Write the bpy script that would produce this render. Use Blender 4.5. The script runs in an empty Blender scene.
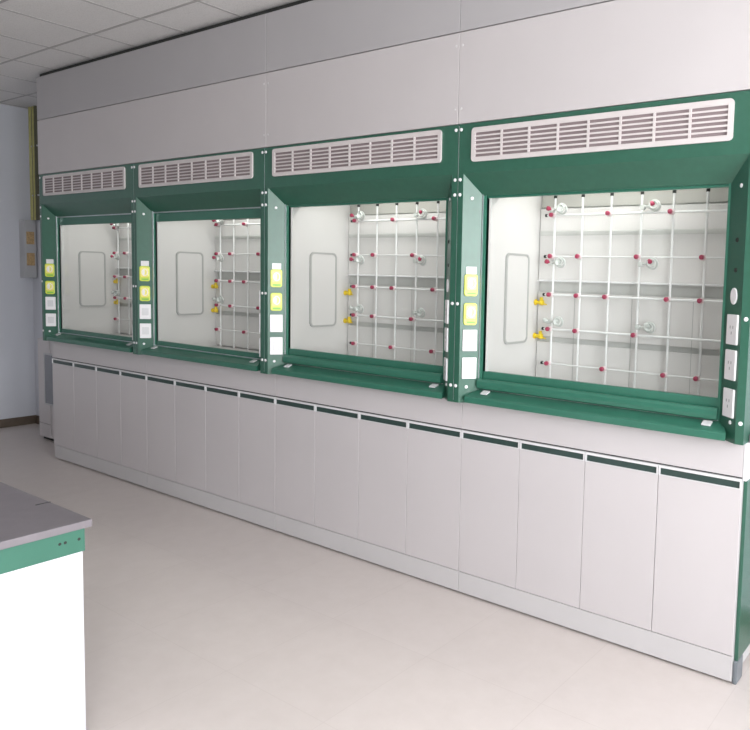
import bpy, bmesh, math, random
from mathutils import Vector, Matrix
random.seed(4)
scene = bpy.context.scene
COL = scene.collection
PI = math.pi

# ------------------------------------------------------------------ materials
def new_mat(name):
    m = bpy.data.materials.new(name); m.use_nodes = True
    nt = m.node_tree; b = nt.nodes['Principled BSDF']
    return m, nt, b

def mat(name, col, rough=0.5, metal=0.0, var=0.04, scale=6.0, bump=0.0, bscale=200.0, spec=0.5, coat=0.0, detail=3.0):
    """procedural surface: base colour gently varied by noise, optional fine bump"""
    m, nt, b = new_mat(name)
    b.inputs['Coat Roughness'].default_value = 0.25
    tc = nt.nodes.new('ShaderNodeTexCoord')
    no = nt.nodes.new('ShaderNodeTexNoise'); no.inputs['Scale'].default_value = scale; no.inputs['Detail'].default_value = detail
    nt.links.new(tc.outputs['Object'], no.inputs['Vector'])
    cr = nt.nodes.new('ShaderNodeValToRGB')
    cr.color_ramp.elements[0].position = 0.3; cr.color_ramp.elements[1].position = 0.7
    cr.color_ramp.elements[0].color = tuple(max(0, c * (1 - var)) for c in col) + (1,)
    cr.color_ramp.elements[1].color = tuple(min(1, c * (1 + var)) for c in col) + (1,)
    nt.links.new(no.outputs['Fac'], cr.inputs['Fac'])
    nt.links.new(cr.outputs['Color'], b.inputs['Base Color'])
    b.inputs['Roughness'].default_value = rough; b.inputs['Metallic'].default_value = metal
    b.inputs['Specular IOR Level'].default_value = spec
    b.inputs['Coat Weight'].default_value = coat
    if bump:
        n2 = nt.nodes.new('ShaderNodeTexNoise'); n2.inputs['Scale'].default_value = bscale
        nt.links.new(tc.outputs['Object'], n2.inputs['Vector'])
        bp = nt.nodes.new('ShaderNodeBump'); bp.inputs['Strength'].default_value = bump; bp.inputs['Distance'].default_value = 0.001
        nt.links.new(n2.outputs['Fac'], bp.inputs['Height']); nt.links.new(bp.outputs['Normal'], b.inputs['Normal'])
    return m

def glass_mat(name, tint, refl=0.06, f0=0.05):
    m = bpy.data.materials.new(name); m.use_nodes = True; nt = m.node_tree
    for n in list(nt.nodes): nt.nodes.remove(n)
    out = nt.nodes.new('ShaderNodeOutputMaterial'); mix = nt.nodes.new('ShaderNodeMixShader')
    tr = nt.nodes.new('ShaderNodeBsdfTransparent'); gl = nt.nodes.new('ShaderNodeBsdfGlossy'); fr = nt.nodes.new('ShaderNodeLayerWeight')
    tr.inputs['Color'].default_value = tint + (1,); gl.inputs['Roughness'].default_value = refl; fr.inputs['Blend'].default_value = f0
    nt.links.new(fr.outputs[0], mix.inputs[0]); nt.links.new(tr.outputs[0], mix.inputs[1]); nt.links.new(gl.outputs[0], mix.inputs[2])
    nt.links.new(mix.outputs[0], out.inputs[0])
    return m

def floor_mat():
    m, nt, b = new_mat('pale_vinyl_floor')
    tc = nt.nodes.new('ShaderNodeTexCoord')
    br = nt.nodes.new('ShaderNodeTexBrick')
    br.offset = 0.0; br.inputs['Scale'].default_value = 1.0
    br.inputs['Brick Width'].default_value = 0.6; br.inputs['Row Height'].default_value = 0.6
    br.inputs['Mortar Size'].default_value = 0.0022; br.inputs['Mortar Smooth'].default_value = 0.6; br.inputs['Bias'].default_value = 0
    br.inputs['Color1'].default_value = (0.64, 0.580, 0.555, 1); br.inputs['Color2'].default_value = (0.655, 0.595, 0.570, 1)
    br.inputs['Mortar'].default_value = (0.60, 0.54, 0.515, 1)
    nt.links.new(tc.outputs['Object'], br.inputs['Vector'])
    no = nt.nodes.new('ShaderNodeTexNoise'); no.inputs['Scale'].default_value = 9; no.inputs['Detail'].default_value = 6; no.inputs['Roughness'].default_value = 0.65
    nt.links.new(tc.outputs['Object'], no.inputs['Vector'])
    cr = nt.nodes.new('ShaderNodeValToRGB'); cr.color_ramp.elements[0].position = .3; cr.color_ramp.elements[1].position = .7
    cr.color_ramp.elements[0].color = (.95, .945, .94, 1); cr.color_ramp.elements[1].color = (1.0, 1.0, 1.0, 1)
    nt.links.new(no.outputs['Fac'], cr.inputs['Fac'])
    mx = nt.nodes.new('ShaderNodeMix'); mx.data_type = 'RGBA'; mx.blend_type = 'MULTIPLY'; mx.inputs['Factor'].default_value = 1
    nt.links.new(br.outputs['Color'], mx.inputs[6]); nt.links.new(cr.outputs['Color'], mx.inputs[7])
    nt.links.new(mx.outputs[2], b.inputs['Base Color'])
    b.inputs['Roughness'].default_value = 0.42; b.inputs['Specular IOR Level'].default_value = 0.4
    return m

def ceiling_mat():
    m, nt, b = new_mat('mineral_ceiling_tile')
    tc = nt.nodes.new('ShaderNodeTexCoord')
    vo = nt.nodes.new('ShaderNodeTexNoise'); vo.inputs['Scale'].default_value = 160; vo.inputs['Detail'].default_value = 2
    nt.links.new(tc.outputs['Object'], vo.inputs['Vector'])
    cr = nt.nodes.new('ShaderNodeValToRGB'); cr.color_ramp.elements[0].position = .35; cr.color_ramp.elements[1].position = .5
    cr.color_ramp.elements[0].color = (.66, .645, .635, 1); cr.color_ramp.elements[1].color = (.75, .735, .725, 1)
    nt.links.new(vo.outputs['Fac'], cr.inputs['Fac']); nt.links.new(cr.outputs['Color'], b.inputs['Base Color'])
    b.inputs['Roughness'].default_value = 0.9
    return m

M = {}
M['green'] = mat('hood_green_enamel', (0.026, 0.106, 0.070), rough=0.34, var=0.05, scale=30, bump=0.15, bscale=900, coat=0.25)
M['green_rail'] = mat('sash_green_enamel', (0.034, 0.150, 0.102), rough=0.28, var=0.04, scale=20)
M['green_bench'] = mat('bench_green_enamel', (0.042, 0.150, 0.105), rough=0.45, var=0.03, scale=12)
M['green_dark'] = mat('handle_green_inlay', (0.030, 0.058, 0.052), rough=0.35, var=0.05, scale=30)
M['door'] = mat('cabinet_white_laminate', (0.565, 0.535, 0.545), rough=0.33, var=0.012, scale=2.5, bump=0.04, bscale=600)
M['plinth'] = mat('plinth_white_laminate', (0.56, 0.545, 0.552), rough=0.28, var=0.012, scale=3)
M['carcass'] = mat('cabinet_carcass_white', (0.60, 0.585, 0.59), rough=0.5, var=0.02)
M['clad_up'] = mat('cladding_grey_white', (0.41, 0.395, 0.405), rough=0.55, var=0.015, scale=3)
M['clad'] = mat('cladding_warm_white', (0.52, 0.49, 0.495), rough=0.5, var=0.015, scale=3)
M['profile'] = mat('white_profile', (0.70, 0.695, 0.71), rough=0.25, var=0.01)
M['alu'] = mat('brushed_aluminium', (0.62, 0.66, 0.68), rough=0.3, metal=0.7, var=0.05, scale=60)
M['liner'] = mat('hood_liner_white', (0.68, 0.66, 0.65), rough=0.35, var=0.012, scale=3)
M['liner_line'] = mat('liner_gasket_grey', (0.42, 0.42, 0.41), rough=0.5, var=0.04)
M['baffle'] = mat('baffle_white', (0.70, 0.68, 0.67), rough=0.4, var=0.015, scale=4)
M['slot'] = mat('baffle_slot_grey', (0.60, 0.60, 0.58), rough=0.7, var=0.05)
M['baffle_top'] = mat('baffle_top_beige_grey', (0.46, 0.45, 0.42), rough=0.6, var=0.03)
M['wall_far'] = mat('wall_low_bounce_grey', (0.30, 0.29, 0.285), rough=0.85, var=0.02, scale=1.2)  # unseen wall, darkened to lessen light bounced into the room
M['rod'] = mat('white_rod', (0.80, 0.80, 0.80), rough=0.25, var=0.02)
M['red'] = mat('red_knob_plastic', (0.36, 0.040, 0.090), rough=0.35, var=0.1, scale=80)
M['pink'] = mat('pale_connector_plastic', (0.74, 0.60, 0.62), rough=0.4, var=0.04, scale=60)
M['black'] = mat('black_rubber', (0.015, 0.017, 0.015), rough=0.6, var=0.2)
M['clamp'] = mat('pale_clamp_plastic', (0.58, 0.60, 0.58), rough=0.2, var=0.05, scale=40)
M['tap'] = mat('yellow_tap_plastic', (0.80, 0.58, 0.03), rough=0.35, var=0.06, scale=50)
M['cover'] = mat('yellow_green_socket_cover', (0.62, 0.72, 0.09), rough=0.25, var=0.06, scale=70)
M['cover_in'] = mat('yellow_socket_lid', (0.86, 0.78, 0.22), rough=0.25, var=0.10, scale=90)
M['greenmark'] = mat('green_marking', (0.20, 0.48, 0.06), rough=0.4, var=0.05)
M['socket'] = mat('white_socket_plastic', (0.82, 0.80, 0.82), rough=0.3, var=0.01)
M['socket_in'] = mat('socket_slot_grey', (0.30, 0.28, 0.29), rough=0.5, var=0.05)
M['grille'] = mat('grille_cream_plastic', (0.60, 0.555, 0.55), rough=0.45, var=0.02, scale=20)
M['grille_in'] = mat('grille_shade_grey', (0.25, 0.20, 0.205), rough=0.9, var=0.1)
M['top'] = mat('grey_bench_worktop', (0.19, 0.172, 0.188), rough=0.42, var=0.05, scale=18, detail=8)
M['bench_white'] = mat('bench_white_panel', (0.62, 0.62, 0.66), rough=0.4, var=0.008, scale=3)
M['shadowgap'] = mat('gap_shade_joint_black', (0.03, 0.032, 0.03), rough=0.9, var=0.1)  # black for painted gap shade and the worktop joint
M['grid'] = mat('ceiling_tee_bar', (0.42, 0.405, 0.40), rough=0.6, var=0.03)
M['ceil'] = ceiling_mat()
M['wall'] = mat('painted_wall', (0.62, 0.635, 0.69), rough=0.85, var=0.02, scale=1.2, bump=0.1, bscale=120)
M['base'] = mat('brown_baseboard', (0.125, 0.095, 0.07), rough=0.5, var=0.12, scale=14)
M['floor'] = floor_mat()
M['pipe_y'] = mat('yellow_green_conduit', (0.42, 0.40, 0.15), rough=0.4, var=0.08, scale=30)
M['pipe_d'] = mat('dark_olive_conduit', (0.085, 0.085, 0.045), rough=0.5, var=0.1, scale=30)
M['boxgrey'] = mat('grey_box_enamel', (0.48, 0.485, 0.50), rough=0.5, var=0.04)
M['orange'] = mat('orange_sticker', (0.50, 0.34, 0.17), rough=0.6, var=0.25, scale=90)
M['cabgrey'] = mat('cabinet_inset_grey', (0.22, 0.23, 0.26), rough=0.25, var=0.06)
M['foot'] = mat('grey_foot_plastic', (0.17, 0.19, 0.21), rough=0.4, var=0.05)
M['glass'] = glass_mat('sash_glass', (0.98, 0.99, 0.985), 0.02, 0.06)
M['winglass'] = glass_mat('window_glass', (0.97, 0.985, 0.99), 0.0)
M['frame'] = mat('window_frame_white', (0.75, 0.76, 0.78), rough=0.4, var=0.02)

# ------------------------------------------------------------------ mesh helpers
def V(*a): return Vector(a)

def box(bm, x0, x1, y0, y1, z0, z1, bev=0.0, seg=2):
    """bevelled box added to bm"""
    tmp = bmesh.new()
    vs = [tmp.verts.new((x, y, z)) for x in (x0, x1) for y in (y0, y1) for z in (z0, z1)]
    for f in ((0, 1, 3, 2), (4, 6, 7, 5), (0, 4, 5, 1), (2, 3, 7, 6), (0, 2, 6, 4), (1, 5, 7, 3)):
        tmp.faces.new([vs[i] for i in f])
    bmesh.ops.recalc_face_normals(tmp, faces=tmp.faces)
    if bev:
        bmesh.ops.bevel(tmp, geom=tmp.edges[:], offset=bev, segments=seg, affect='EDGES', profile=0.6)
    merge(bm, tmp)

def merge(bm, tmp, mtx=None):
    if mtx is not None: bmesh.ops.transform(tmp, matrix=mtx, verts=tmp.verts)
    me = bpy.data.meshes.new('t'); tmp.to_mesh(me); tmp.free()
    bm.from_mesh(me); bpy.data.meshes.remove(me)

def prism(bm, poly, o, ex, ey, en, depth, bev=0.0):
    """polygon poly (2d) in frame (o, ex, ey), pushed by depth along en"""
    tmp = bmesh.new()
    a = [tmp.verts.new(o + ex * p[0] + ey * p[1]) for p in poly]
    b = [tmp.verts.new(o + ex * p[0] + ey * p[1] + en * depth) for p in poly]
    n = len(poly)
    tmp.faces.new(a[::-1]); top = tmp.faces.new(b)
    for i in range(n): tmp.faces.new([a[i], a[(i + 1) % n], b[(i + 1) % n], b[i]])
    bmesh.ops.recalc_face_normals(tmp, faces=tmp.faces)
    if bev: bmesh.ops.bevel(tmp, geom=[e for e in top.edges], offset=bev, segments=2, affect='EDGES', profile=.6)
    merge(bm, tmp)

def ring(bm, outer, inner, o, ex, ey, en, depth):
    tmp = bmesh.new(); n = len(outer)
    P = [[tmp.verts.new(o + ex * p[0] + ey * p[1] + en * d) for p in pl] for pl, d in ((outer, 0), (inner, 0), (outer, depth), (inner, depth))]
    for i in range(n):
        j = (i + 1) % n
        tmp.faces.new([P[0][i], P[0][j], P[1][j], P[1][i]]); tmp.faces.new([P[2][i], P[3][i], P[3][j], P[2][j]])
        tmp.faces.new([P[0][i], P[2][i], P[2][j], P[0][j]]); tmp.faces.new([P[1][i], P[1][j], P[3][j], P[3][i]])
    bmesh.ops.recalc_face_normals(tmp, faces=tmp.faces); merge(bm, tmp)

def rrect(x0, x1, y0, y1, r, n=5):
    pts = []
    for cx, cy, a0 in ((x1 - r, y1 - r, 0), (x0 + r, y1 - r, 90), (x0 + r, y0 + r, 180), (x1 - r, y0 + r, 270)):
        for k in range(n + 1):
            a = math.radians(a0 + 90 * k / n); pts.append((cx + r * math.cos(a), cy + r * math.sin(a)))
    return pts

def oval(cx, cy, rx, ry, n=20):
    return [(cx + rx * math.cos(2 * PI * k / n), cy + ry * math.sin(2 * PI * k / n)) for k in range(n)]

def tube(bm, p0, p1, r, n=12, r2=None):
    p0 = Vector(p0); p1 = Vector(p1); d = p1 - p0
    tmp = bmesh.new()
    bmesh.ops.create_cone(tmp, cap_ends=True, segments=n, radius1=r, radius2=r if r2 is None else r2, depth=d.length)
    q = d.to_track_quat('Z', 'Y').to_matrix().to_4x4()
    merge(bm, tmp, Matrix.Translation((p0 + p1) / 2) @ q)

def lathe(bm, prof, o, axis, n=16):
    """prof: (distance along axis, radius)"""
    axis = Vector(axis).normalized(); q = axis.to_track_quat('Z', 'Y').to_matrix().to_4x4()
    tmp = bmesh.new(); rings = []
    for h, r in prof:
        rings.append([tmp.verts.new((r * math.cos(2 * PI * k / n), r * math.sin(2 * PI * k / n), h)) for k in range(n)])
    for a, b in zip(rings, rings[1:]):
        for i in range(n): tmp.faces.new([a[i], a[(i + 1) % n], b[(i + 1) % n], b[i]])
    tmp.faces.new(rings[0][::-1]); tmp.faces.new(rings[-1])
    merge(bm, tmp, Matrix.Translation(Vector(o)) @ q)

def torus(bm, o, axis, R, r, a0=0, a1=360, n=20, m=8):
    axis = Vector(axis).normalized(); q = axis.to_track_quat('Z', 'Y').to_matrix().to_4x4()
    tmp = bmesh.new(); full = abs(a1 - a0) >= 360; rings = []
    cnt = n if full else n + 1
    for i in range(cnt):
        a = math.radians(a0 + (a1 - a0) * i / n); c = V(math.cos(a), math.sin(a), 0)
        rings.append([tmp.verts.new(c * (R + r * math.cos(2 * PI * k / m)) + V(0, 0, r * math.sin(2 * PI * k / m))) for k in range(m)])
    for i in range(cnt if full else cnt - 1):
        a, b = rings[i], rings[(i + 1) % cnt]
        for k in range(m): tmp.faces.new([a[k], b[k], b[(k + 1) % m], a[(k + 1) % m]])
    if not full: tmp.faces.new(rings[0]); tmp.faces.new(rings[-1][::-1])
    bmesh.ops.recalc_face_normals(tmp, faces=tmp.faces)
    merge(bm, tmp, Matrix.Translation(Vector(o)) @ q)

def obj(name, bm, m, parent=None, smooth=False):
    me = bpy.data.meshes.new(name)
    bm.to_mesh(me); bm.free()
    for mm in (m if isinstance(m, (list, tuple)) else [m]): me.materials.append(mm)
    if smooth:
        for p in me.polygons: p.use_smooth = True
        try: me.set_sharp_from_angle(angle=math.radians(40))
        except Exception: pass
    o = bpy.data.objects.new(name, me); COL.objects.link(o)
    if parent: o.parent = parent
    return o

def B(): return bmesh.new()

def thing(name, label, cat, loc=(0, 0, 0), group=None):
    o = bpy.data.objects.new(name, None); o.empty_display_size = 0.1; COL.objects.link(o)
    o.location = loc; o['label'] = label; o['category'] = cat
    if group: o['group'] = group
    return o

def tag(o, label, cat, group=None):
    o['label'] = label; o['category'] = cat
    if group: o['group'] = group
    return o

def struct(name, bm, m, parent=None):
    o = obj(name, bm, m, parent)
    if parent is None: o['kind'] = 'structure'
    return o

def copy_tree(o, parent=None):
    c = o.copy(); COL.objects.link(c); c.parent = parent
    for ch in list(o.children):
        copy_tree(ch, c)
    return c

def kids(o, name): return [c for c in o.children if c.name.split('.')[0] == name]

EX, EY, EZ = V(1, 0, 0), V(0, 1, 0), V(0, 0, 1)
H = -0.072           # front plane of the fume hood fronts
W = 1.5              # module width
CEIL = 3.31
XL, XR, YB, YF = -1.66, 8.4, 0.57, -6.2    # room

# ------------------------------------------------------------------ room shell
b = B(); box(b, XL - .1, XR + .1, YF - .1, YB + .1, -.1, 0); struct('floor', b, M['floor'])
b = B(); box(b, XL - .1, XR + .1, YF - .1, YB + .1, CEIL, CEIL + .1); struct('ceiling', b, M['ceil'])
b = B()
x = 0.357 - 6 * .605
k = 0
xs = [0.247 + .615 * i for i in range(-4, 16)]
ys = [-.345 + .61 * i for i in range(-10, 2)]
for x in xs:
    if XL < x < XR: box(b, x - .009, x + .009, YF, YB, CEIL - .0022, CEIL + .001)
for y in ys:
    if YF < y < YB: box(b, XL, XR, y - .009, y + .009, CEIL - .003, CEIL + .001)
struct('trim_1', b, M['grid'])
b = B(); box(b, XL - .1, XL, YF, YB + .1, 0, CEIL); struct('wall_left', b, M['wall'])
b = B(); box(b, XL, XR, YB, YB + .1, 0, CEIL); struct('wall_back', b, M['wall'])
b = B(); box(b, XL, XR, YF - .1, YF, 0, CEIL); struct('wall_front', b, M['wall_far'])
# right wall with three window openings
wins = [(-5.7, -4.2), (-3.9, -2.4), (-2.1, -0.6)]
b = B()
box(b, XR, XR + .12, YF, YB, 0, 0.9); box(b, XR, XR + .12, YF, YB, 2.9, CEIL)
prev = YF
for (a, c) in wins + [(YB, YB)]:
    box(b, XR, XR + .12, prev, a, 0.9, 2.9); prev = c
struct('wall_right', b, M['wall'])
for i, (a, c) in enumerate(wins):
    b = B()
    for (y0, y1, z0, z1) in ((a, c, .9, .95), (a, c, 2.85, 2.9), (a, a + .05, .95, 2.85), (c - .05, c, .95, 2.85), ((a + c) / 2 - .025, (a + c) / 2 + .025, .95, 2.85)):
        box(b, XR + .03, XR + .08, y0, y1, z0, z1)
    w = struct('window_%d' % (i + 1), b, M['frame'])
    b = B(); box(b, XR + .053, XR + .057, a + .05, c - .05, .95, 2.85); obj('window_pane', b, M['winglass'], w)
b = B(); box(b, XL, XL + .012, YF, YB, 0, .09, .003); struct('baseboard_left', b, M['base'])
b = B(); box(b, XL + .012, XR, YB - .012, YB, 0, .09, .003); struct('baseboard_back', b, M['base'])
# black strip painting the shade between cladding and ceiling
b = B(); box(b, 0.0, 6.1, -.045, -.02, 3.262, CEIL - .008); struct('gap_shade_strip', b, M['shadowgap'])

# ------------------------------------------------------------------ upper cladding
def cladding(x0, x1, z0, z1, m, label, group):
    t = thing('cladding_panel', label, 'wall panel', ((x0 + x1) / 2, H, z0), group)
    b = B(); w = (x1 - x0) / 2
    box(b, -w + .0015, w - .0015, 0, .03, .001, z1 - z0 - .001, .0015, 1)
    obj('panel_sheet', b, m, t)
    if z0 < 2.6:
        for sx in (-1, 1):
            for zz in (.075, .385):
                b = B(); lathe(b, [(0, .0065), (.002, .006), (.003, .003)], (sx * (w - .02), 0, zz), (0, -1, 0), 10)
                obj('screw_cap', b, M['carcass'], t)
    else:
        b = B(); box(b, -w + .01, w - .01, .03, .05, .02, .06); obj('mounting_rail', b, M['carcass'], t)
    for edge, sx in ((x0 <= 0, -w), (x1 >= 6, w - .018)):
        if edge:
            b = B(); box(b, sx + .001, sx + .018, .031, .635, .001, z1 - z0 - .001); obj('return_sheet', b, m, t)
    return t
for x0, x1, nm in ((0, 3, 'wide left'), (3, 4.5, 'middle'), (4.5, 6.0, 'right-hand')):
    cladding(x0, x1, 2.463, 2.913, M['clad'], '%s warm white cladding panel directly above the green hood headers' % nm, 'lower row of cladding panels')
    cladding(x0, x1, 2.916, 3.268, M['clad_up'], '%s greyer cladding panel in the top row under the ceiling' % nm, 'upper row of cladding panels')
# hood things ------------------------------------------------------
HG = 'fume hoods along the back wall'
SX, WX, WR = .036, .100, .128     # width of the front strips, inner end of the splay
def make_hood(x0h, W, lab):
    t = thing('fume_hood', lab, 'fume hood', (x0h, 0, 1.05), HG)
    Z = 1.05
    def z(v): return v - Z
    O = V(0, 0, -Z)
    # header: front fascia and slanted underside
    prof = [(H, 2.215), (H, 2.460), (.10, 2.460), (.10, 2.112), (.012, 2.112)]
    b = B(); prism(b, prof, O + EX * .0042, EY, EZ, EX, W - .0065); obj('header_panel', b, M['green'], t)
    # pale edge strip at the joint
    b = B(); box(b, .0002, .0032, H + .001, .0, z(1.06), z(2.455)); obj('joint_strip', b, M['alu'], t)
    # side posts with a splayed inner face
    for s in (0, 1):
        if s == 0: pl = [(.0035, H), (SX, H), (WX, .010), (WX, .016), (.060, .055), (.0035, .055)]
        else: pl = [(W - .0015, H), (W - SX, H), (W - WR, .010), (W - WR, .016), (W - .060, .055), (W - .0015, .055)]
        b = B(); prism(b, pl, V(0, 0, 0), EX, EY, EZ, z(2.2145)); obj('side_post', b, M['green'], t)
        # sash track: aluminium edge and green channel
        b = B()
        x0, x1 = (WX + .0005, WX + .017) if s == 0 else (W - WR - .012, W - WR - .0005)
        box(b, x0, x1, .012, .024, z(1.10), z(2.13)); tr = obj('sash_track', b, M['green_rail'], t)
        b = B()
        if s == 0:
            if x0h < 2: box(b, WX + .004, WX + .0165, .006, .0118, z(1.12), z(2.118))
            else: box(b, WX + .001, WX + .0045, .006, .0118, z(1.12), z(2.118))
            obj('track_edge', b, M['alu'], tr)
        # outer side sheet
        b = B()
        if s == 0: box(b, .0035, .012, .056, .54, 0, z(2.455))
        else: box(b, W - .010, W - .0015, .056, .54, 0, z(2.455))
        obj('side_sheet', b, M['green'], t)
    # intake grille
    gz = -.010 if x0h > 4 else 0
    g = rrect(.088, W - .106, z(2.279), z(2.445), .018)
    gi = rrect(.110, W - .128, z(2.300), z(2.426), .004)
    b = B(); ring(b, g, gi, V(0, H - .0005, 0), EX, EZ, -EY, .010); gr = obj('vent_grille', b, M['grille'], t); gr.location.z = gz
    b = B(); box(b, .108, W - .126, H - .0015, H - .0004, z(2.298), z(2.428)); obj('grille_shade_plate', b, M['grille_in'], gr)  # flat dark plate, shade between the louvers put into its colour
    b = B(); cw = (W - .238) / 8
    for i in range(1, 8): box(b, .110 + cw * i - .005, .110 + cw * i + .005, H - .0095, H - .001, z(2.300), z(2.426))
    for k in range(7):
        zc = z(2.300) + .126 * k / 6
        pl = [(0, zc - .0035 - .001), (0, zc + .0035), (-.008, zc + .0015), (-.008, zc - .0065)]
        prism(b, pl, V(.110, H - .001, 0), EY, EZ, EX, W - .238)
    obj('louver_bank', b, M['grille'], gr)
    # bolt caps on the front strips and splayed faces
    for zz in (2.434, 2.186, 2.111, 1.560, 1.137):
        for xx in (.0165, W - .0165):
            b = B(); lathe(b, [(0, .0088), (.003, .0085), (.0048, .0045)], (xx, H, z(zz)), (0, -1, 0), 14); obj('bolt_cap', b, M['socket'], t, True)
    nL = V(.082, SX - WX, 0).normalized(); eL = V(WX - SX, .082, 0).normalized()
    nR = V(-.082, SX - WR, 0).normalized(); eR = V(SX - WR, .082, 0).normalized()
    oL = V(SX, H, 0); oR = V(W - SX, H, 0)
    for zz, tt in ((2.095, .048), (1.132, .040)):
        for o_, e_, n_ in ((oL, eL, nL), (oR, eR, nR)):
            b = B(); lathe(b, [(0, .0085), (.003, .008), (.0045, .004)], o_ + e_ * tt + EZ * z(zz), n_, 14); obj('bolt_cap', b, M['socket'], t, True)
    # left splay: two yellow splash-proof sockets, two white switch plates
    for (z0, z1, kind) in ((1.600, 1.712, 'c'), (1.452, 1.565, 'c'), (1.318, 1.428, 'p'), (1.175, 1.285, 'p')):
        b = B(); o_ = oL + EZ * 0
        if kind == 'c':
            prism(b, rrect(.016, .086, z(z0), z(z1), .014), o_, eL, EZ, nL, .010, .003); so = obj('power_socket', b, M['cover'], t)
            so['label'] = 'yellow-green splash-proof socket cover'
            b = B(); prism(b, rrect(.023, .079, z(z0) + .030, z(z1) - .010, .012), o_ + nL * .010, eL, EZ, nL, .008, .003); obj('socket_lid', b, M['cover_in'], so)
            b = B(); zc = (z(z0) + z(z1)) / 2 + .010
            ring(b, oval(.053, zc, .021, .027), oval(.053, zc, .016, .022), o_ + nL * .018, eL, EZ, nL, .003)
            prism(b, rrect(.040, .052, zc - .018, zc + .018, .004), o_ + nL * .018, eL, EZ, nL, .004); obj('lid_rim', b, M['socket'], so)
            b = B(); prism(b, rrect(.030, .077, z(z0) + .009, z(z0) + .020, .002), o_ + nL * .0102, eL, EZ, nL, .0008); obj('lid_marking', b, M['greenmark'], so)
        else:
            prism(b, rrect(.014, .090, z(z0), z(z1), .004), o_, eL, EZ, nL, .008, .002); so = obj('switch_plate', b, M['socket'], t)
            b = B(); prism(b, rrect(.030, .076, z(z0) + .028, z(z1) - .028, .003), o_ + nL * .008, eL, EZ, nL, .003, .001); obj('rocker', b, M['profile'], so)
    b = B(); prism(b, rrect(.026, .080, z(1.713), z(1.750), .002), oL, eL, EZ, nL, .003); obj('paper_tag', b, M['profile'], t)
    # right splay: two black grommets, an oval cover, three white socket plates
    for zz in (1.878, 1.756):
        b = B(); lathe(b, [(0, .010), (.003, .009), (.003, .005), (.0005, .0045)], oR + eR * .058 + EZ * z(zz), nR, 14); obj('grommet', b, M['black'], t, True)
    b = B(); prism(b, oval(.058, z(1.650), .022, .034), oR, eR, EZ, nR, .006, .002); obj('oval_cover', b, M['socket'], t)
    for (z0, z1) in ((1.452, 1.575), (1.306, 1.430), (1.152, 1.270)):
        b = B(); prism(b, rrect(.016, .092, z(z0), z(z1), .004), oR, eR, EZ, nR, .008, .002); so = obj('socket_plate', b, M['socket'], t)
        b = B()
        for dx, dz in ((.044, .010), (.064, .010), (.054, -.014)):
            zc = z((z0 + z1) / 2) + dz; prism(b, rrect(dx - .002, dx + .002, zc - .006, zc + .006, .001), oR + nR * .0082, eR, EZ, nR, .0006)
        obj('socket_slots', b, M['socket_in'], so)
    # sill with sloping airfoil top
    b = B()
    poly = [(H - .002, 1.057), (H - .002, 1.084), (H + .004, 1.090), (.012, 1.118), (.060, 1.118), (.060, 1.057)]
    tmp = bmesh.new()
    def xin(y): return .087 if y < 0 else .122
    A_ = [tmp.verts.new((.075 if y < -.06 else WX + .001, y, z(zz))) for y, zz in poly]
    C_ = [tmp.verts.new((W - .075 if y < -.06 else W - WR - .001, y, z(zz))) for y, zz in poly]
    tmp.faces.new(A_); tmp.faces.new(C_[::-1])
    for i in range(6): tmp.faces.new([A_[i], C_[i], C_[(i + 1) % 6], A_[(i + 1) % 6]])
    bmesh.ops.recalc_face_normals(tmp, faces=tmp.faces); merge(b, tmp)
    sill = obj('airfoil_sill', b, M['green_rail'], t)
    for xx in (.150, W - .190):
        b = B(); sl = V(0, .08, .030).normalized()
        prism(b, rrect(0, .040, 0, .036, .003), V(xx, -.040, z(1.103)), EX, sl, EX.cross(sl), .005, .001); obj('sill_tab', b, M['profile'], sill)
    b = B(); tube(b, (WX + .006, .0145, z(1.1225)), (W - WR - .006, .0145, z(1.1225)), .0035, 8); obj('sill_seal', b, M['alu'], sill)
    # liner
    b = B(); i0, i1, yb, zt, zf = 4.64 - 4.5 - .0, W - .14, .530, 2.34, 1.09
    box(b, i0 - .012, i0 - .0005, .030, yb, z(zf), z(zt)); box(b, i1 + .0005, i1 + .012, .030, yb, z(zf), z(zt))
    box(b, i0 - .012, i1 + .012, yb, yb + .010, z(zf), z(zt)); box(b, i0, i1, .102, yb, z(zt), z(zt) + .01)
    lin = obj('liner', b, M['liner'], t)
    b = B(); box(b, i0 - .01, i1 + .01, .062, yb, z(1.062), z(zf)); obj('work_surface', b, M['baffle'], t)
    # rounded raised access panel on both liner cheeks
    for xx, n_ in ((i0, EX), (i1, -EX)):
        b = B(); prism(b, rrect(.180, .390, z(1.352), z(1.822), .026, 6), V(xx, 0, 0), EY, EZ, n_, .006, .002); pn = obj('access_panel', b, M['liner'], t)
        b = B(); ring(b, rrect(.171, .399, z(1.343), z(1.831), .034, 6), rrect(.183, .387, z(1.355), z(1.819), .024, 6), V(xx, 0, 0), EY, EZ, n_, .009); obj('panel_gasket', b, M['liner_line'], pn)
    # baffle panels in front of the back liner, with slots
    for (z0, z1, dy) in ((2.094, 2.33, .0), (1.692, 2.088, .010), (1.375, 1.625, .010), (1.10, 1.345, .010)):
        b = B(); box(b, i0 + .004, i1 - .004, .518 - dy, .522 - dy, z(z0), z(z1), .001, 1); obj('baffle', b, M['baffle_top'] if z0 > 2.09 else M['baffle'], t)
    b = B(); prism(b, [(.5080, 1.940), (.5065, 1.945), (.5065, 1.962), (.5080, 1.967)], V(i0 + .004, 0, -Z), EY, EZ, EX, i1 - i0 - .008); obj('baffle_shade_band', b, M['slot'], t)  # grey strip, a groove's shade given as colour
    b = B(); prism(b, [(.508, 1.688), (.496, 1.684), (.496, 1.690), (.508, 1.695)], V(i0 + .004, 0, -Z), EY, EZ, EX, i1 - i0 - .008); obj('baffle_lip', b, M['profile'], t)
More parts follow.
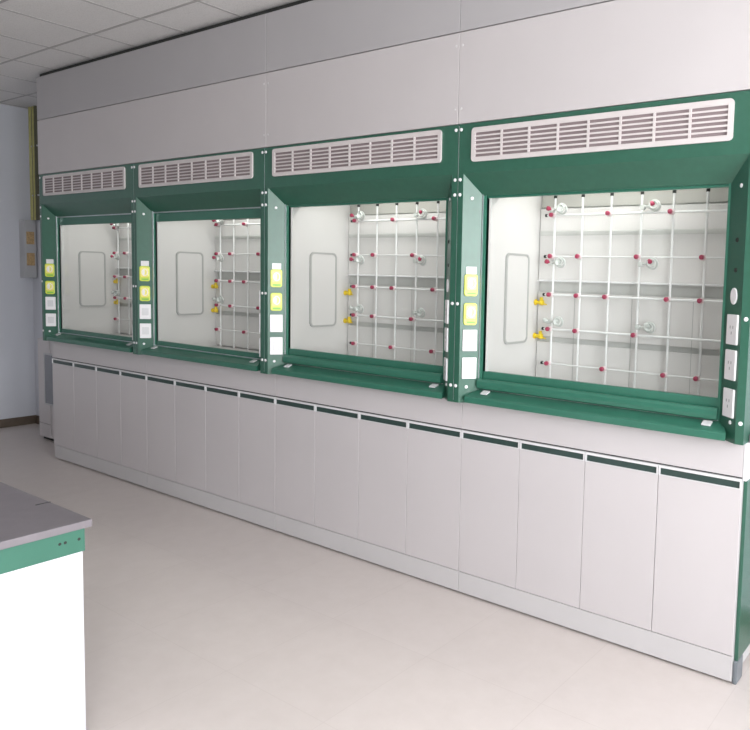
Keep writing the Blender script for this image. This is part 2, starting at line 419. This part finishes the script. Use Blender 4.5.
    b = B(); box(b, i0 + .004, i1 - .004, .526, .5295, z(1.10), z(2.1)); obj('slot_backing', b, M['slot'], t)
    b = B()
    for xx in (.38, .72, 1.05): box(b, xx - .0015, xx + .0015, .5074, .5082, z(1.11), z(1.622))
    obj('baffle_seam', b, M['liner_line'], t)
    # yellow gas taps on the left cheek
    for zz in (1.566, 1.376):
        b = B(); o_ = V(i0, .485, z(zz))
        lathe(b, [(0, .017), (.006, .017), (.007, .010), (.030, .010), (.034, .016), (.050, .016), (.054, .010)], o_, (1, 0, 0), 14)
        box(b, o_.x + .034, o_.x + .046, o_.y - .010, o_.y + .010, o_.z - .004, o_.z + .030, .003)
        tube(b, o_ + V(.045, 0, -.006), o_ + V(.082, -.012, -.010), .006, 10, .0035)
        obj('gas_tap', b, M['tap'], t, True)
    # lamp housing under the roof of the hood
    b = B(); box(b, .35, 1.15, .20, .32, z(2.318), z(2.339), .004); obj('lamp_housing', b, M['profile'], t)
    # sash
    b = B(); box(b, WX + .018, W - WR - .013, .026, .046, z(2.100), z(2.165), .003); sash = obj('sash', b, M['green_rail'], t)
    sash['label'] = 'sliding sash with green rails'
    b = B(); box(b, WX + .018, W - WR - .013, .031, .035, z(1.20), z(2.104)); obj('sash_glass', b, M['glass'], sash)
    b = B(); box(b, WX + .018, W - WR - .013, .025, .050, z(1.165), z(1.214), .004, 3); obj('bottom_rail', b, M['green_rail'], sash)
    b = B()
    hp = [(.0115, 1.128), (-.004, 1.124), (-.012, 1.130), (-.014, 1.146), (-.012, 1.164), (-.004, 1.174), (.004, 1.177), (.0115, 1.176)]
    prism(b, hp, V(WX + .006, 0, -Z), EY, EZ, EX, W - WX - WR - .012, .002); obj('pull_rail', b, M['green_rail'], sash)
    return t

HN = ['leftmost', 'second from left', 'second from right', 'rightmost']
hl = ['green fume hood farthest left, beside the wall conduits, sash slightly lowered',
      'green fume hood second from the left, narrow view of interior, sash slightly lowered',
      'green fume hood in the middle right, grille above and nearly closed sash',
      'largest green fume hood at the right end with wide view of rod lattice']
edges = [.010, 1.485, 2.984, 4.507, 5.997]
for i in range(4):
    h = make_hood(edges[i], edges[i + 1] - edges[i], hl[i])
    if i < 2:
        for s in kids(h, 'sash'): s.location.z -= .058
        # bright track rail visible under the header where the sash is lower
        b = B(); tube(b, (WX + .018, .014, 2.112 - 1.05 - .004), (edges[i + 1] - edges[i] - WR - .013, .014, 2.112 - 1.05 - .004), .005, 8); obj('header_edge_strip', b, M['alu'], h)
# end worktop strip at the right hand side
# ------------------------------------------------------------------ rod lattices
def make_lattice():
    t = thing('rod_lattice', '', 'lattice', (0, .45, 1.10), 'rod lattices inside the hoods')
    Z = 1.10; cols = [.278 + .169 * i for i in range(6)]; rows = [2.045, 1.822, 1.613, 1.424, 1.234]
    def z(v): return v - Z
    for x in cols:
        b = B(); tube(b, (x, 0, -.004), (x, 0, z(2.138)), .0062, 10); r = obj('upright_rod', b, M['rod'], t, True)
        b = B(); tube(b, (x, 0, z(2.138)), (x, 0, z(2.156)), .0095, 10); obj('end_cap', b, M['black'], r, True)
    for k, zz in enumerate(rows):
        b = B(); tube(b, (.236, -.0125, z(zz)), (1.36, -.0125, z(zz)), .0062 if k in (0, 2, 3) else .0045, 10); r = obj('cross_rod', b, M['rod'], t, True)
        b = B(); tube(b, (.226, -.0125, z(zz)), (.238, -.0125, z(zz)), .0085, 10); obj('end_cap', b, M['black'], r, True)
    pat = {0: (0, 2, 4), 1: (0, 1, 3, 5), 2: (0, 1, 2, 4, 5), 3: (0, 1, 3), 4: (0, 2, 4, 5)}
    # connectors with red knobs at some crossings
    for k, cs in pat.items():
        for c in cs:
            x = cols[c] - .004; zz = z(rows[k])
            b = B(); lathe(b, [(0, .010), (.006, .0155), (.020, .0155), (.024, .010)], (x, -.004, zz), (0, -1, 0), 14); cn = obj('connector', b, M['pink'], t, True)
            b = B(); lathe(b, [(0, .0105), (.004, .0125), (.016, .012), (.020, .006)], (x, -.026, zz + .001), (0, -1, 0), 12); obj('knob', b, M['red'], cn, True)
    return t
lat = make_lattice()
lats = [lat] + [copy_tree(lat) for _ in range(3)]
ll = ['narrow visible strip of white rod lattice with red knobs inside the leftmost fume hood',
      'white rod lattice with red knobs inside the second fume hood from the left',
      'white rod lattice with red knobs inside the fume hood second from the right',
      'large white rod lattice with red knobs inside the rightmost fume hood']
for i, l in enumerate(lats): l.location.x = i * W; l['label'] = ll[i]

# retort clamps held by the lattice
def make_clamp(side, top):
    t = thing('retort_clamp', '', 'clamp', (0, .43, 0), 'pale clamps on the rod lattices')
    b = B(); box(b, -.012, .012, -.016, .008, -.012, .012, .004); tube(b, (.008, -.006, 0), (.045, -.020, .004), .0055, 10); obj('clamp_boss', b, M['clamp'], t, True)
    b = B(); torus(b, (.072, -.024, .004), (0, 1, .25), .026, .0055, 25, 335); box(b, .040, .050, -.030, -.018, -.012, .020, .003); obj('jaw', b, M['clamp'], t, True)
    b = B(); lathe(b, [(0, .012), (.003, .021), (.014, .023), (.016, .019), (.006, .010)], (.072, -.030, .003), (.1, -1, .2), 18); obj('jaw_cup', b, M['clamp'], t, True)
    b = B(); lathe(b, [(0, .006), (.010, .006), (.012, .013), (.024, .0125), (.028, .006)], (-.004, -.014, .004), (-.35, -1, .2), 12); k = obj('knob', b, M['red'] if top else M['clamp'], t, True)
    if side: k.location = (.072, -.006, .006)
    return t
rowsn = [('top', 2.072), ('middle', 1.786), ('bottom', 1.466)]
hn = ['leftmost fume hood', 'fume hood second from left', 'fume hood second from right', 'rightmost fume hood']
for i in range(4):
    for rn, zz in rowsn:
        for cn, cx in (('left', .278), ('centre', .785)):
            if i < 2 and cn == 'centre': continue
            c = make_clamp(cn == 'centre', rn != 'bottom')
            c.location = (i * W + cx - .004, .43, zz)
            if cn == 'centre':
                c.location.x += .02
            c['label'] = 'pale ring clamp, %s row, %s lattice rod, %s' % (rn, 'first' if cn == 'left' else 'fourth', hn[i])

# ------------------------------------------------------------------ base cabinets
def make_cabinet(xc, W, lab):
    dw = W / 4
    t = thing('base_cabinet', lab, 'cabinet', (xc, 0, 0), 'white base cabinets under the hoods')
    b = B(); box(b, .001, W - .001, .020, .54, .022, 1.048); obj('carcass', b, M['carcass'], t)
    b = B(); box(b, .0012, W - .0012, .0, .0195, .899, 1.0485, .0012, 1); obj('apron_panel', b, M['door'], t)
    b = B(); box(b, .0012, W - .0012, .003, .0195, .012, .1225, .0012, 1); obj('plinth', b, M['plinth'], t)
    for xx in (.05, W - .09):
        for yy in (.06, .46):
            b = B(); lathe(b, [(0, .022), (.006, .022), (.010, .012), (.022, .012)], (xx, yy, 0), (0, 0, 1), 12); obj('levelling_foot', b, M['black'], t, True)
    b = B(); box(b, .004, W - .004, .035, .05, .001, .022); obj('plinth_shade_strip', b, M['black'], t)  # black strip standing in for the shadow under the plinth
    b = B(); box(b, .002, W - .002, .012, .0198, .890, .8985); obj('shadow_strip', b, M['shadowgap'], t)  # black strip, paints the shade in the gap above the handles
    for k in range(4):
        x0, x1 = k * dw + .0014, (k + 1) * dw - .0014
        b = B(); box(b, x0, x1, 0, .0195, .1265, .846, .0012, 1); d = obj('door', b, M['door'], t)
        b = B()
        box(b, x0, x1, -.004, .0195, .880, .892, .0012, 1)
        box(b, x0, x1, -.003, .0195, .8462, .8505, .001, 1)
        box(b, x0, x0 + .007, -.0035, .0195, .8505, .880); box(b, x1 - .007, x1, -.0035, .0195, .8505, .880)
        obj('handle_profile', b, M['profile'], d)
        b = B(); box(b, x0 + .007, x1 - .007, .004, .0195, .8505, .880); obj('handle_inlay', b, M['green_dark'], d)
    return t
cl = ['white four-door base cabinet under the leftmost fume hood',
      'white four-door base cabinet under the second fume hood from the left',
      'white four-door base cabinet under the fume hood second from the right',
      'white four-door base cabinet at the right end, green side panel showing']
ce = [0.012, 1.500, 3.003, 4.514, 5.980]
cabs = [make_cabinet(ce[i], ce[i + 1] - ce[i], cl[i]) for i in range(4)]
last = cabs[3]; W = ce[4] - ce[3]
b = B(); box(b, W + .0, W + .016, .022, .54, .10, .885, .002, 1); o = obj('end_panel', b, M['green'], last); o['label'] = 'green end panel'
b = B(); box(b, W + .0, W + .018, .010, .10, .0, .10, .006); obj('end_foot', b, M['foot'], last)
b = B(); box(b, W + .0, W + .018, .0, .54, .885, 1.048, .002, 1); obj('end_cover', b, M['profile'], last)
b = B(); box(b, W + .0185, W + .060, .0, .54, 1.050, 1.085, .003); o = obj('end_ledge', b, M['top'], last); o['label'] = 'dark ledge'

# ------------------------------------------------------------------ set-back cabinet left of the run
t = thing('side_cabinet', 'low pale cabinet with grey inset panel, set back left of the base cabinets', 'cabinet', (-.45, .27, 0))
b = B(); box(b, -.42, .42, .012, .28, .03, 1.0, .002, 1); obj('carcass', b, M['carcass'], t)
b = B(); box(b, -.42, .42, .03, .27, 0.0, .03); obj('plinth', b, M['black'], t)
b = B(); box(b, -.42, -.19, -.006, .0118, .17, .99, .002, 1); box(b, -.42, -.19, -.006, .0118, .035, .165, .002, 1); obj('door', b, M['door'], t)
b = B(); box(b, -.185, .42, -.002, .0118, .035, .99, .002, 1); dd = obj('door', b, M['door'], t)
b = B(); ring(b, rrect(-.29, -.02, .36, .86, .01), rrect(-.275, -.035, .375, .845, .008), V(0, -.006, 0), EX, EZ, -EY, .006); fr = obj('inset_frame', b, M['boxgrey'], t)
b = B(); box(b, -.275, -.035, -.009, -.0062, .375, .845); obj('inset_panel', b, M['cabgrey'], fr)

# ------------------------------------------------------------------ conduits and wiring box in the corner
def conduit(x, y, r, z0, z1, m, label):
    t = thing('conduit', label, 'conduit', (x, y, z0), 'vertical conduits in the corner')
    b = B(); tube(b, (0, 0, 0), (0, 0, z1 - z0), r, 14); obj('pipe', b, m, t, True)
    for zz in (.25, .75):
        b = B(); box(b, -r - .001, r + .001, -r * .6, YB - y - .001, zz - .008, zz + .008, .001, 1); obj('pipe_strap', b, M['boxgrey'], t)
conduit(-1.540, .535, .021, 2.162, CEIL - .001, M['pipe_y'], 'yellow-green vertical conduit nearest the room corner, above the wiring box')
conduit(-1.505, .537, .012, 2.162, CEIL - .001, M['pipe_d'], 'thin dark olive conduit between the two yellow-green conduits')
conduit(-1.472, .535, .018, 2.162, CEIL - .001, M['pipe_y'], 'yellow-green vertical conduit second from the room corner, beside dark conduits')
conduit(-1.415, .535, .024, 2.162, CEIL - .001, M['pipe_d'], 'thicker dark conduit nearest the cladding edge')
t = thing('wiring_box', 'grey wall box with two orange stickers in the corner below conduits', 'electrical box', (XL, .42, 1.56))
b = B(); box(b, .0, .12, .030, .140, 0, .60, .003); obj('box_body', b, M['boxgrey'], t)
b = B(); box(b, .12, .126, .034, .136, .006, .594, .002); lid = obj('box_lid', b, M['boxgrey'], t)
for z0 in (.13, .35):
    b = B(); box(b, .1262, .127, .045, .120, z0, z0 + .13); obj('sticker', b, M['orange'], lid)

# ------------------------------------------------------------------ island bench at lower left
t = thing('island_bench', 'white island lab bench with grey worktop and green apron in the foreground', 'bench', (4.185, -1.733, 0))
b = B(); box(b, -2.9, 0, -1.5, 0, .773, .80, .003); wt = obj('worktop', b, M['top'], t)
b = B(); box(b, -.318, -.310, -.052, .0006, .7995, .8006); obj('joint_groove', b, M['shadowgap'], wt)
b = B(); box(b, -2.87, -.014, -1.47, -.020, .687, .7728, .002); ap = obj('apron', b, M['green_bench'], t)
for yy in (-.104, -.086, -.040):
    b = B(); lathe(b, [(0, .0055), (.0008, .0045)], (-.014, yy, .735), (1, 0, 0), 12); obj('screw_hole', b, M['black'], ap)
b = B(); box(b, -2.86, -.040, -1.46, -.046, .06, .6868); obj('carcass', b, M['carcass'], t)
b = B(); box(b, -.0395, -.018, -1.46, -.026, .0, .6865, .003); obj('end_panel', b, M['bench_white'], t)
b = B(); box(b, -2.8, -.07, -1.42, -.075, 0, .06); obj('plinth', b, M['foot'], t)
for k in range(4):
    x1 = -.045 - k * .62
    b = B(); box(b, x1 - .61, x1, -.0455, -.028, .08, .54, .003); d = obj('door', b, M['bench_white'], t)
    b = B(); box(b, x1 - .36, x1 - .25, -.0278, -.010, .50, .512, .003); obj('handle', b, M['alu'], d)
    b = B(); box(b, x1 - .61, x1, -.0455, -.028, .55, .683, .003); d = obj('drawer', b, M['bench_white'], t)
    b = B(); box(b, x1 - .36, x1 - .25, -.0278, -.010, .61, .622, .003); obj('handle', b, M['alu'], d)

# ------------------------------------------------------------------ lights
def area(name, loc, rot, sx, sy, power, col=(1, 1, 1)):
    l = bpy.data.lights.new(name, 'AREA'); l.shape = 'RECTANGLE'; l.size = sx; l.size_y = sy; l.energy = power; l.color = col
    o = bpy.data.objects.new(name, l); COL.objects.link(o); o.location = loc; o.rotation_euler = rot
    return o
for i, (a, c) in enumerate(wins):
    area('window_daylight', (XR + .16, (a + c) / 2, 1.9), (0, math.radians(90), 0), 1.9, 1.4, 150, (1.0, .985, .985))
for i in range(4):
    area('hood_lamp', (i * W + .75, .26, 2.312), (0, 0, 0), 0.75, .08, 3.6, (1.0, .99, .95))
wd = bpy.data.worlds.new('World'); scene.world = wd; wd.use_nodes = True
nt = wd.node_tree; bg = nt.nodes['Background']
sky = nt.nodes.new('ShaderNodeTexSky'); sky.sky_type = 'HOSEK_WILKIE'; sky.turbidity = 6
sky.sun_direction = (0.3, -0.5, 0.8)
nt.links.new(sky.outputs[0], bg.inputs['Color']); bg.inputs['Strength'].default_value = 1.0

# ------------------------------------------------------------------ camera
f_, cx_, cy_, yaw, pit, rol = 726.4346, 503.2661, 335.2059, -0.5944, -0.0791, 0.0275
fw = V(math.sin(yaw) * math.cos(pit), math.cos(yaw) * math.cos(pit), math.sin(pit)); r_ = V(math.cos(yaw), -math.sin(yaw), 0); u_ = r_.cross(fw)
R_ = r_ * math.cos(rol) + u_ * math.sin(rol); U_ = -r_ * math.sin(rol) + u_ * math.cos(rol)
cam = bpy.data.cameras.new('camera'); co = bpy.data.objects.new('camera', cam); COL.objects.link(co)
mw = Matrix.Identity(4)
for i in range(3):
    mw[i][0] = R_[i]; mw[i][1] = U_[i]; mw[i][2] = -fw[i]
mw[0][3], mw[1][3], mw[2][3] = 6.8032, -3.019, 1.6996
co.matrix_world = mw
cam.sensor_fit = 'HORIZONTAL'; cam.sensor_width = 36; cam.lens = f_ / 750 * 36
cam.shift_x = (375 - cx_) / 750; cam.shift_y = (cy_ - 365) / 750
cam.clip_start = 0.02
scene.camera = co
vs = scene.view_settings
vs.view_transform = 'Standard'; vs.look = 'None'; vs.gamma = 1; vs.use_curve_mapping = False; vs.exposure = 0.0
